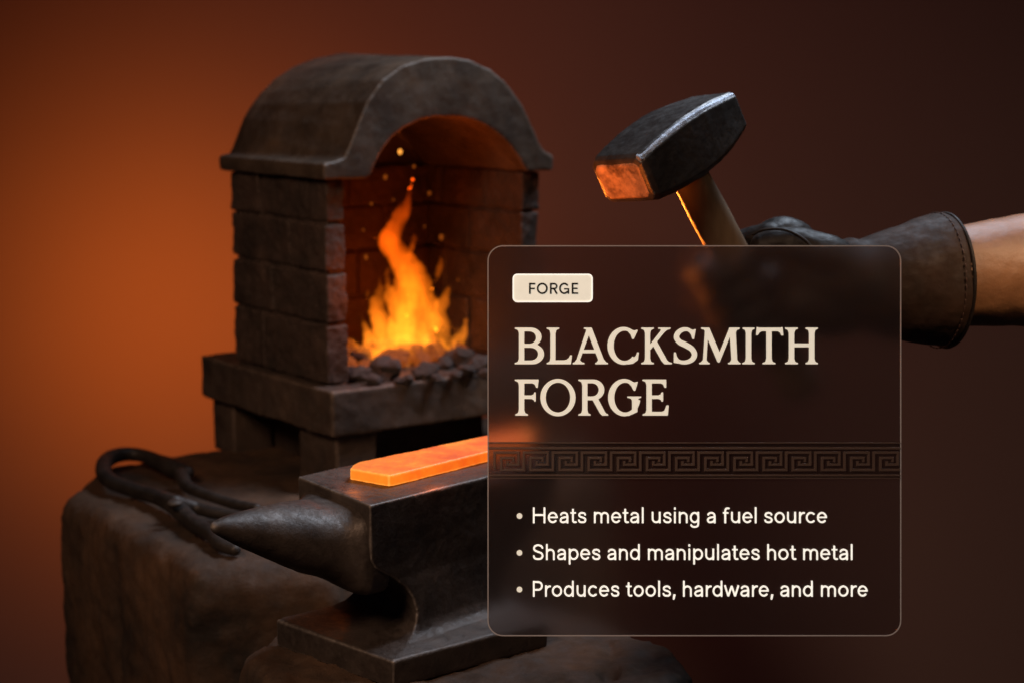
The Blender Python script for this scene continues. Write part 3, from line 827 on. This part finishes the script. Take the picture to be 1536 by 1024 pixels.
GL += [
 ('F', [('+', stem(60, 83, y0, y1, 20, 0, 18, 19)), ('+', [(70, 541), (152, 541), (148, 578), (142, 578), (136, 563), (124, 556.5), (70, 556.5)]), ('+', [(70, 617), (118, 617), (130, 612), (134, 602), (138, 602), (138, 644), (134, 644), (130, 636), (118, 631), (70, 631)])]),
 ('O', [('+', E(246, 626, 83, 88)), ('-', E(246, 626, 60, 73))]),
 ('R', [('+', stem(364, 386, y0, y1, 19, 0, 19, 16)), ('+', Dsh(366, 467, 541, 637, 50)), ('-', Dsh(386, 443, 556, 622, 34)), ('+', [(408, 628), (432, 622), (470, 694), (476, 703), (486, 707.5), (486, 711), (458, 711), (449, 702)])]),
 ('G', [('+', E(564, 626, 76, 88)), ('-', E(569, 626, 54, 73)), ('-', [(575, 626), (600, 585), (612, 560), (700, 548), (700, 730), (655, 730), (640, 640)]), ('+', [(592, 548), (614, 555), (628, 551), (616, 592), (610, 592), (600, 572), (586, 558)]),
        ('+', [(580, 622), (644, 622), (644, 625.5), (632, 630), (626, 642), (626, 694), (600, 706), (600, 706), (603, 690), (603, 642), (597, 630), (580, 625.5)]), ('+', [(575, 699), (604, 688), (610, 700), (585, 713)])]),
 ('E', [('+', stem(672, 695, y0, y1, 19, 0, 19, 0)), ('+', [(680, 541), (764, 541), (764, 578), (758, 578), (752, 563), (740, 556.5), (680, 556.5)]), ('+', [(680, 617), (728, 617), (740, 612), (744, 602), (749, 602), (749, 644), (744, 644), (740, 636), (728, 631), (680, 631)]),
        ('+', [(680, 696), (744, 696), (758, 690), (768, 664), (776, 664), (772, 711), (680, 711)])]),
]
def inside(poly, X, Y):
    r = np.zeros(X.shape, bool); n = len(poly)
    for i in range(n):
        x1_, y1_ = poly[i]; x2_, y2_ = poly[(i + 1) % n]
        if y1_ == y2_: continue
        c = ((Y >= min(y1_, y2_)) & (Y < max(y1_, y2_)) & (X < (x2_ - x1_) * (Y - y1_) / (y2_ - y1_) + x1_))
        r ^= c
    return r
def glyph_field(ops, st_=1.25, ss=3, dil=0):
    xs = [p[0] for s, q in ops if s == '+' for p in q]; ys = [p[1] for s, q in ops if s == '+' for p in q]
    X0, X1, Y0, Y1 = min(xs) - 6, max(xs) + 6, min(ys) - 6, max(ys) + 6
    nx = int((X1 - X0) / st_) + 1; ny = int((Y1 - Y0) / st_) + 1
    gx = X0 + (np.arange(nx * ss) + .5) * st_ / ss; gy = Y0 + (np.arange(ny * ss) + .5) * st_ / ss
    X, Y = np.meshgrid(gx, gy); F = np.zeros(X.shape, bool)
    for s, q in ops:
        qx = [p[0] for p in q]; qy = [p[1] for p in q]
        i0, i1 = np.searchsorted(gx, (min(qx) - 1, max(qx) + 1)); j0, j1 = np.searchsorted(gy, (min(qy) - 1, max(qy) + 1))
        I = inside(q, X[j0:j1, i0:i1], Y[j0:j1, i0:i1])
        if s == '+': F[j0:j1, i0:i1] |= I
        else: F[j0:j1, i0:i1] &= ~I
    if dil:
        for _ in range(dil):
            Gd = F.copy(); Gd[1:] |= F[:-1]; Gd[:-1] |= F[1:]; Gd[:, 1:] |= F[:, :-1]; Gd[:, :-1] |= F[:, 1:]; F = Gd
    F = F.astype(float)
    k = np.array([1, 2, 3, 3, 2, 1], float); k = np.array([1, 3, 5, 3, 1], float); k /= k.sum()
    for ax_ in (0, 1):
        F = np.apply_along_axis(lambda m: np.convolve(m, k, 'same'), ax_, F)
    f = F.reshape(ny, ss, nx, ss).mean((1, 3))
    return f, X0 + st_ / 2, Y0 + st_ / 2, st_
def head_map(x, y): return 760 + x / 3.2, 400 + y / 3.2
def glyph_mesh(ops, z0, z1, mp=head_map, st_=1.25, name='letter'):
    return build_glyphs([(ops, mp)], z0, z1, st_, name)
def build_glyphs(items, z0, z1, st_=1.25, name='letter'):
    VV, FF = [], []
    for ops, mp in items:
        V, Fc = glyph_parts(ops, z0, z1, mp, st_, .45 if mp is head_map else .5)
        k = len(VV); VV += V; FF += [[i + k for i in f] for f in Fc]
    me = bpy.data.meshes.new(name); me.from_pydata(VV, [], FF); me.update()
    bmm = bmesh.new(); bmm.from_mesh(me)
    bmesh.ops.delete(bmm, geom=[v_ for v_ in bmm.verts if not v_.link_faces], context='VERTS')
    bmesh.ops.recalc_face_normals(bmm, faces=bmm.faces[:])
    bmesh.ops.dissolve_limit(bmm, angle_limit=R(1), verts=bmm.verts[:], edges=bmm.edges[:])
    bmm.to_mesh(me); bmm.free()
    return me
def glyph_parts(ops, z0, z1, mp, st_, thr=.5):
    f, X0, Y0, h = glyph_field(ops, st_, dil=3 if mp is head_map else 0); ny, nx = f.shape
    verts = []; idx = {}; faces = []; border = []
    def pt(key, x, y):
        if key not in idx:
            idx[key] = len(verts)
            verts.append(mp(X0 + x * h, Y0 + y * h))
        return idx[key]
    I = f >= thr
    for j in range(ny - 1):
        for i in range(nx - 1):
            c = [(i, j), (i + 1, j), (i + 1, j + 1), (i, j + 1)]
            ins = [I[b, a] for a, b in c]
            s = sum(ins)
            if s == 0: continue
            poly = []; cr = []
            for k in range(4):
                a, b = c[k], c[(k + 1) % 4]
                if ins[k]: poly.append(pt(a, *a))
                if ins[k] != ins[(k + 1) % 4]:
                    fa_, fb_ = f[a[1], a[0]], f[b[1], b[0]]; t = (thr - fa_) / (fb_ - fa_)
                    v_ = pt(('e',) + tuple(sorted((a, b))), a[0] + (b[0] - a[0]) * t, a[1] + (b[1] - a[1]) * t)
                    poly.append(v_); cr.append(v_)
            faces.append(poly)
            if len(cr) == 2: border.append((cr[0], cr[1]))
    n = len(verts)
    V = [tuple(L2(x, y, z1)) for x, y in verts] + [tuple(L2(x, y, z0)) for x, y in verts]
    Fc = [p[::-1] for p in faces] + [(a, b, b + n, a + n) for a, b in border]
    return V, Fc
for ch, ops in GL:
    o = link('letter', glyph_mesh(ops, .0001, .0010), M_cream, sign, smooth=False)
    o['label'] = 'large cream serif capital ' + ch

# --- text lines, a monoline grotesque drawn stroke by stroke
def arc(cx, cy, rx, ry, a0, a1, n=22):
    return [(cx + rx * math.cos(R(a0 + (a1 - a0) * k / n)), cy + ry * math.sin(R(a0 + (a1 - a0) * k / n))) for k in range(n + 1)]
def sp(*pts): return [tuple(p) for p in spline(pts, 6)]
def stroke(pts, h):
    ops = []
    for k in range(len(pts) - 1):
        (xa, ya), (xb, yb) = pts[k], pts[k + 1]
        d = math.hypot(xb - xa, yb - ya)
        if d < 1e-6: continue
        nx, ny = -(yb - ya) / d * h, (xb - xa) / d * h
        ops.append(('+', [(xa + nx, ya + ny), (xb + nx, yb + ny), (xb - nx, yb - ny), (xa - nx, ya - ny)]))
        if k: ops.append(('+', E(xa, ya, h, h, 16)))
    return ops
HS = 7.1
ARCH = [(69.5, 0), (69.5, 57)] + arc(39.5, 57, 30, 31, 0, 180)
def ring(cx, rx): return arc(cx, 48.5, rx, 40, 0, 360, 40) + arc(cx, 48.5, rx, 40, 0, 12, 2)
GLY = {   # ink width, strokes, side bearings
 'H': (110, [[(9.5, 0), (9.5, 134)], [(100.5, 0), (100.5, 134)], [(9.5, 70), (100.5, 70)]], 11, 11),
 'l': (19, [[(9.5, 0), (9.5, 136)]], 11, 11),
 'i': (19, [[(9.5, 0), (9.5, 97)], [(9.5, 115), (9.5, 134)]], 11, 11),
 'n': (79, [[(9.5, 0), (9.5, 97)], ARCH], 11, 10),
 'h': (79, [[(9.5, 0), (9.5, 136)], ARCH], 11, 10),
 'm': (131, [[(9.5, 0), (9.5, 97)], [(65.5, 0), (65.5, 60)] + arc(37.5, 60, 28, 28.5, 0, 180), [(121.5, 0), (121.5, 60)] + arc(93.5, 60, 28, 28.5, 0, 180)], 11, 10),
 'u': (80, [[(9.5, 97), (9.5, 40)] + arc(40, 40, 30.5, 31.5, 180, 360), [(70.5, 0), (70.5, 97)]], 10, 11),
 'r': (50, [[(9.5, 0), (9.5, 97)], arc(42, 50, 32.5, 38, 180, 90) + [(51, 88)]], 11, 2),
 't': (52, [[(24, 122), (24, 28)] + sp((24, 28), (27, 14), (37, 8.5), (52, 9.5)), [(2, 88), (50, 88)]], 3, 6),
 'f': (56, [[(22, 0), (22, 104)] + sp((22, 104), (26, 120), (37, 126.5), (56, 126)), [(2, 88), (50, 88)]], 4, 4),
 'o': (91, [ring(45.5, 36)], 6, 6),
 'c': (84, [arc(45, 48.5, 35.5, 40, 40, 320, 36)], 6, 5),
 'e': (88, [arc(44, 48.5, 34.5, 40, 0, 324, 40), [(12, 50), (87, 50)]], 6, 6),
 'a': (78, [[(68.5, 0), (68.5, 62)] + sp((68.5, 62), (62, 80), (42, 88.5), (22, 84), (11, 70)), sp((68, 54), (40, 50), (19, 43), (9.5, 27), (17, 12), (32, 8), (50, 12), (63, 22), (68, 36))], 7, 10),
 's': (76, [sp((65, 70), (58, 83), (40, 88.5), (20, 83), (12.5, 69), (21, 57), (40, 50), (59, 42), (66.5, 26), (58, 12), (39, 8), (18, 13), (9.5, 28))], 6, 6),
 'g': (82, [ring(41, 32.5)[:], [(72.5, 97), (72.5, -4)] + sp((72.5, -4), (66, -24), (41, -32), (18, -25), (11, -13))], 6, 11),
 'p': (87, [[(9.5, -38), (9.5, 97)], ring(44, 34)], 11, 6),
 'd': (87, [[(77.5, 0), (77.5, 136)], ring(43, 34)], 6, 11),
 'P': (88, [[(9.5, 0), (9.5, 134)], [(9.5, 125), (47, 125)] + arc(47, 92, 32, 33, 90, -90) + [(9.5, 59)]], 11, 5),
 'S': (95, [sp((85, 100), (74, 118), (47, 126), (20, 118), (11.5, 97), (22, 80), (48, 69), (74, 58), (85, 36), (74, 15), (46, 8), (18, 15), (8.5, 37))], 5, 6),
 'w': (130, [[(7, 97), (36, 4)], [(36, 4), (65, 92)], [(65, 92), (94, 4)], [(94, 4), (123, 97)]], 1, 1),
}
def text_line(name, s, x0, x1, base, cap, mat, par):
    x = 0; lay = []
    for ch in s:
        if ch == ' ': x += 44; continue
        if ch == ',':
            lay.append(([('+', [(7, 20), (26, 20), (15, -25), (2, -25)])], x + 6)); x += 38; last = x - 12; continue
        wd, st, l, r = GLY[ch]
        ops = []
        for p in st: ops += stroke(p, HS if not (ch in 'etf' and len(p) == 2 and p[0][1] == p[1][1]) else 5.9)
        lay.append((ops, x + l)); x += l + wd + r; last = x - r
    lo = lay[0][1]
    # flip to y-down glyph space, scale the whole line to its measured width
    kx = (x1 - x0) / (last - lo); ky = cap / 134
    items = []
    for ops, gx in lay:
        fl = [(sg, [(px, -py) for px, py in q]) for sg, q in ops]
        items.append((fl, lambda X, Y, gx=gx: (x0 + (X + gx - lo) * kx, base + Y * ky)))
    return link(name, build_glyphs(items, .0001, .0008, 2.0, name), mat, par, smooth=False)
h_ = 14
FB = (stroke([(381, 452), (381, 270)], h_ + 1) + stroke([(381, 284), (472, 284)], h_) + stroke([(381, 363), (464, 363)], h_ - 1) + stroke(arc(585, 361, 76, 79, 0, 360, 48), h_ + 1) + stroke(arc(585, 361, 76, 79, 355, 370, 4), h_ + 1)
      + stroke([(725, 452), (725, 270)], h_ + 1) + stroke([(725, 284), (782, 284)] + arc(782, 324, 40, 40, -90, 90) + [(725, 364)], h_) + stroke([(776, 364), (827, 452)], h_ + 1)
      + stroke(arc(946, 361, 70, 79, -38, -322, 44), h_ + 1) + stroke([(944, 369), (1028, 369)], h_ - 2) + stroke([(1015, 360), (1015, 452)], h_ - 1)
      + stroke([(1083, 452), (1083, 270)], h_ + 1) + stroke([(1083, 284), (1174, 284)], h_) + stroke([(1083, 361), (1166, 361)], h_ - 1) + stroke([(1083, 438), (1176, 438)], h_))
link('badge_text', build_glyphs([(FB, lambda X, Y: (760 + X / 10.97, 400 + Y / 10.97))], .00095, .0014, 3.2, 'badge_text'), M_ink, badge, smooth=False)
for s, x1, by in (('Heats metal using a fuel source', 1240.5, 783.8), ('Shapes and manipulates hot metal', 1279, 839), ('Produces tools, hardware, and more', 1301.5, 894)):
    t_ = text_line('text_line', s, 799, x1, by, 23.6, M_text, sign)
    t_['label'] = 'text line: ' + s
    bm = bmesh.new()
    loft(bm, [[L2(779.2 + 4.2 * math.cos(k * math.pi / 12), by - 10.8 + 4.2 * math.sin(k * math.pi / 12), z) for k in range(24)] for z in (.0002, .0008)])
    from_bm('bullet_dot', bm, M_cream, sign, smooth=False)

# --- meander border
def bar2(bm, pts, w, z0, z1):
    h = w / 2
    for (xa, ya), (xb, yb) in zip(pts, pts[1:]):
        pass
    # mitred polyline as one strip with a raised ridge profile
    n = len(pts); L_, R_ = [], []
    for i, p in enumerate(pts):
        d0 = np.array(pts[i]) - np.array(pts[i - 1]) if i else np.array(pts[1]) - np.array(pts[0])
        d1 = np.array(pts[i + 1]) - np.array(pts[i]) if i < n - 1 else d0
        d0 = d0 / np.linalg.norm(d0); d1 = d1 / np.linalg.norm(d1)
        n0 = np.array((-d0[1], d0[0])); n1 = np.array((-d1[1], d1[0]))
        m = n0 + n1; m = m / max(np.dot(m, n0), 1e-6) if (i and i < n - 1) else n0
        ext = (-d0 * h * 0 if i == 0 else 0)
        L_.append(m); 
    def ringpts(i):
        p = np.array(pts[i]); m = L_[i]
        o_ = []
        for off, z in ((-h, z0), (-h * .55, z1), (h * .55, z1), (h, z0)):
            q = p + m * off; o_.append(L2(min(max(q[0], 732.2), 1350.8), q[1], z))
        return o_
    loft(bm, [ringpts(i) for i in range(n)])
band = plate('meander_band', [(732.6, 662), (1350.4, 662), (1350.4, 717.6), (732.6, 717.6)][::-1], .00006, .00035, M_band, sign)
bm = bmesh.new()
ZB0, ZB1 = .00036, .0021
for yy, w in ((663.6, 2.2), (671.6, 4.0), (712.2, 3.0), (716.4, 2.0)):
    bar2(bm, [(732.8, yy), (1350.2, yy)], w, ZB0, ZB1)
k8 = 8.533
for i in range(-1, 14):
    x0 = 725 + 520 / k8 + i * 373 / k8
    S1 = [(-1, 482), (-1, 283), (305, 283), (305, 436), (165, 436), (165, 388)]
    S2 = [(238, 400), (238, 352), (85, 352), (85, 505), (373, 505), (373, 482)]
    for path in (S1, S2):
        q = [(x0 + a / k8, 645 + b / k8) for a, b in path]
        # clip pieces leaving the pane
        q = [(min(max(x, 734.5), 1348.5), y) for x, y in q]
        r_ = [q[0]]
        for p in q[1:]:
            if abs(p[0] - r_[-1][0]) + abs(p[1] - r_[-1][1]) > .3: r_.append(p)
        if len(r_) > 1 and (max(p[0] for p in r_) - min(p[0] for p in r_)) > 1:
            bar2(bm, r_, 4.4, ZB0, ZB1)
key = from_bm('meander_relief', bm, M_key, band, smooth=False)

apply_all()

# ------------------------------------------------------------------ lights
def area(name, loc, target, size, energy, color, spread=180):
    l = bpy.data.lights.new(name, 'AREA'); l.energy = energy; l.color = color; l.size = size; l.spread = R(spread)
    o = bpy.data.objects.new(name, l); COL.objects.link(o); o.location = loc
    o.rotation_euler = (Vector(target) - Vector(loc)).to_track_quat('-Z', 'Y').to_euler()
    return o
def point(name, loc, r, energy, color):
    l = bpy.data.lights.new(name, 'POINT'); l.energy = energy; l.color = color; l.shadow_soft_size = r
    o = bpy.data.objects.new(name, l); COL.objects.link(o); o.location = loc
    return o
def spot(name, loc, target, ang, energy, color, r=.1, blend=1):
    l = bpy.data.lights.new(name, 'SPOT'); l.energy = energy; l.color = color; l.spot_size = R(ang); l.spot_blend = blend; l.shadow_soft_size = r
    o = bpy.data.objects.new(name, l); COL.objects.link(o); o.location = loc
    o.rotation_euler = (Vector(target) - Vector(loc)).to_track_quat('-Z', 'Y').to_euler()
    return o
FIRE = (1, .22, .025)
point('fire_light', fr((.115, .095, ZS + .045)), .03, .085, (1, .17, .015))
point('pillar_fill', fr((.052, -.045, ZS + .10)), .010, .13, (1, .17, .018))  # added lamp outside the hearth, brightens the pillar front
point('arch_rim_fill', fr((.145, -.012, ZT + .004)), .010, .11, (1, .15, .012))  # added lamp at the arch mouth for the orange rim
# glow on the backdrop
def onwall(px, py):
    r = ray(px, py); return CAM + r * ((3.0 - CAM.y) / r.y)
spot('backdrop_glow', onwall(262, 470) + Vector((.0, -.46, .0)), onwall(262, 470), 150, 9.6, (1, .23, .014), .15)
spot('backdrop_wash', onwall(620, 380) + Vector((0, -1.0, .4)), onwall(640, 330), 150, 4.4, (1, .27, .17), .3)
# unseen overhead lamp, added for cool highlights along the edges
area('cool_highlight_fill', (.50, 1.85, 1.35), (-.05, 1.45, .15), .5, 5.0, (.72, .84, 1.0), 90)
area('warm_key', (-.70, .30, 1.10), (-.18, 1.45, .12), .45, 1.75, (1, .66, .44), 70)
area('arm_light', (.80, .80, .95), P(1640, 400, 1.4), .2, .55, (1, .66, .40), 34)
# added lamps standing in for fire and bar glow on hammer, fist and anvil
hp = fr((.13, -.04, ZS + .12))
area('hammer_fill', hp, HC + Vector((.03, 0, -.06)), .04, .28, FIRE, 20)
area('hammer_face_fill', P(640, 560, 1.25), HC + Vector((-.045, 0, .0)), .05, .042, (1, .19, .016), 34)
point('bar_spill_fill', G(655, 712, ZA + .010), .005, .022, FIRE)
point('bar_spill_end_fill', G(530, 712, ZA + .010), .005, .008, FIRE)

w = bpy.data.worlds.new('World'); sc.world = w; w.use_nodes = True
bg = w.node_tree.nodes['Background']; bg.inputs[0].default_value = (.24, .19, .29, 1); bg.inputs[1].default_value = .030

# ------------------------------------------------------------------ camera
cd = bpy.data.cameras.new('camera'); cam = bpy.data.objects.new('camera', cd); COL.objects.link(cam)
cam.location = CAM; cam.rotation_euler = (math.pi / 2 - PITCH, 0, 0)
cd.sensor_width = 36; cd.lens = FPX / 1536 * 36; cd.clip_start = .05; cd.clip_end = 100
cd.dof.use_dof = True; cd.dof.focus_distance = 1.22; cd.dof.aperture_fstop = 7.0
sc.camera = cam

sc.render.engine = 'CYCLES'
sc.cycles.use_denoising = True
sc.cycles.max_bounces = 8; sc.cycles.transmission_bounces = 6; sc.cycles.glossy_bounces = 3; sc.cycles.diffuse_bounces = 3
sc.cycles.transparent_max_bounces = 12
sc.cycles.sample_clamp_indirect = 4
sc.cycles.caustics_reflective = False; sc.cycles.caustics_refractive = False
sc.cycles.volume_step_rate = 1.0
sc.view_settings.view_transform = 'Standard'; sc.view_settings.look = 'None'; sc.view_settings.exposure = 0
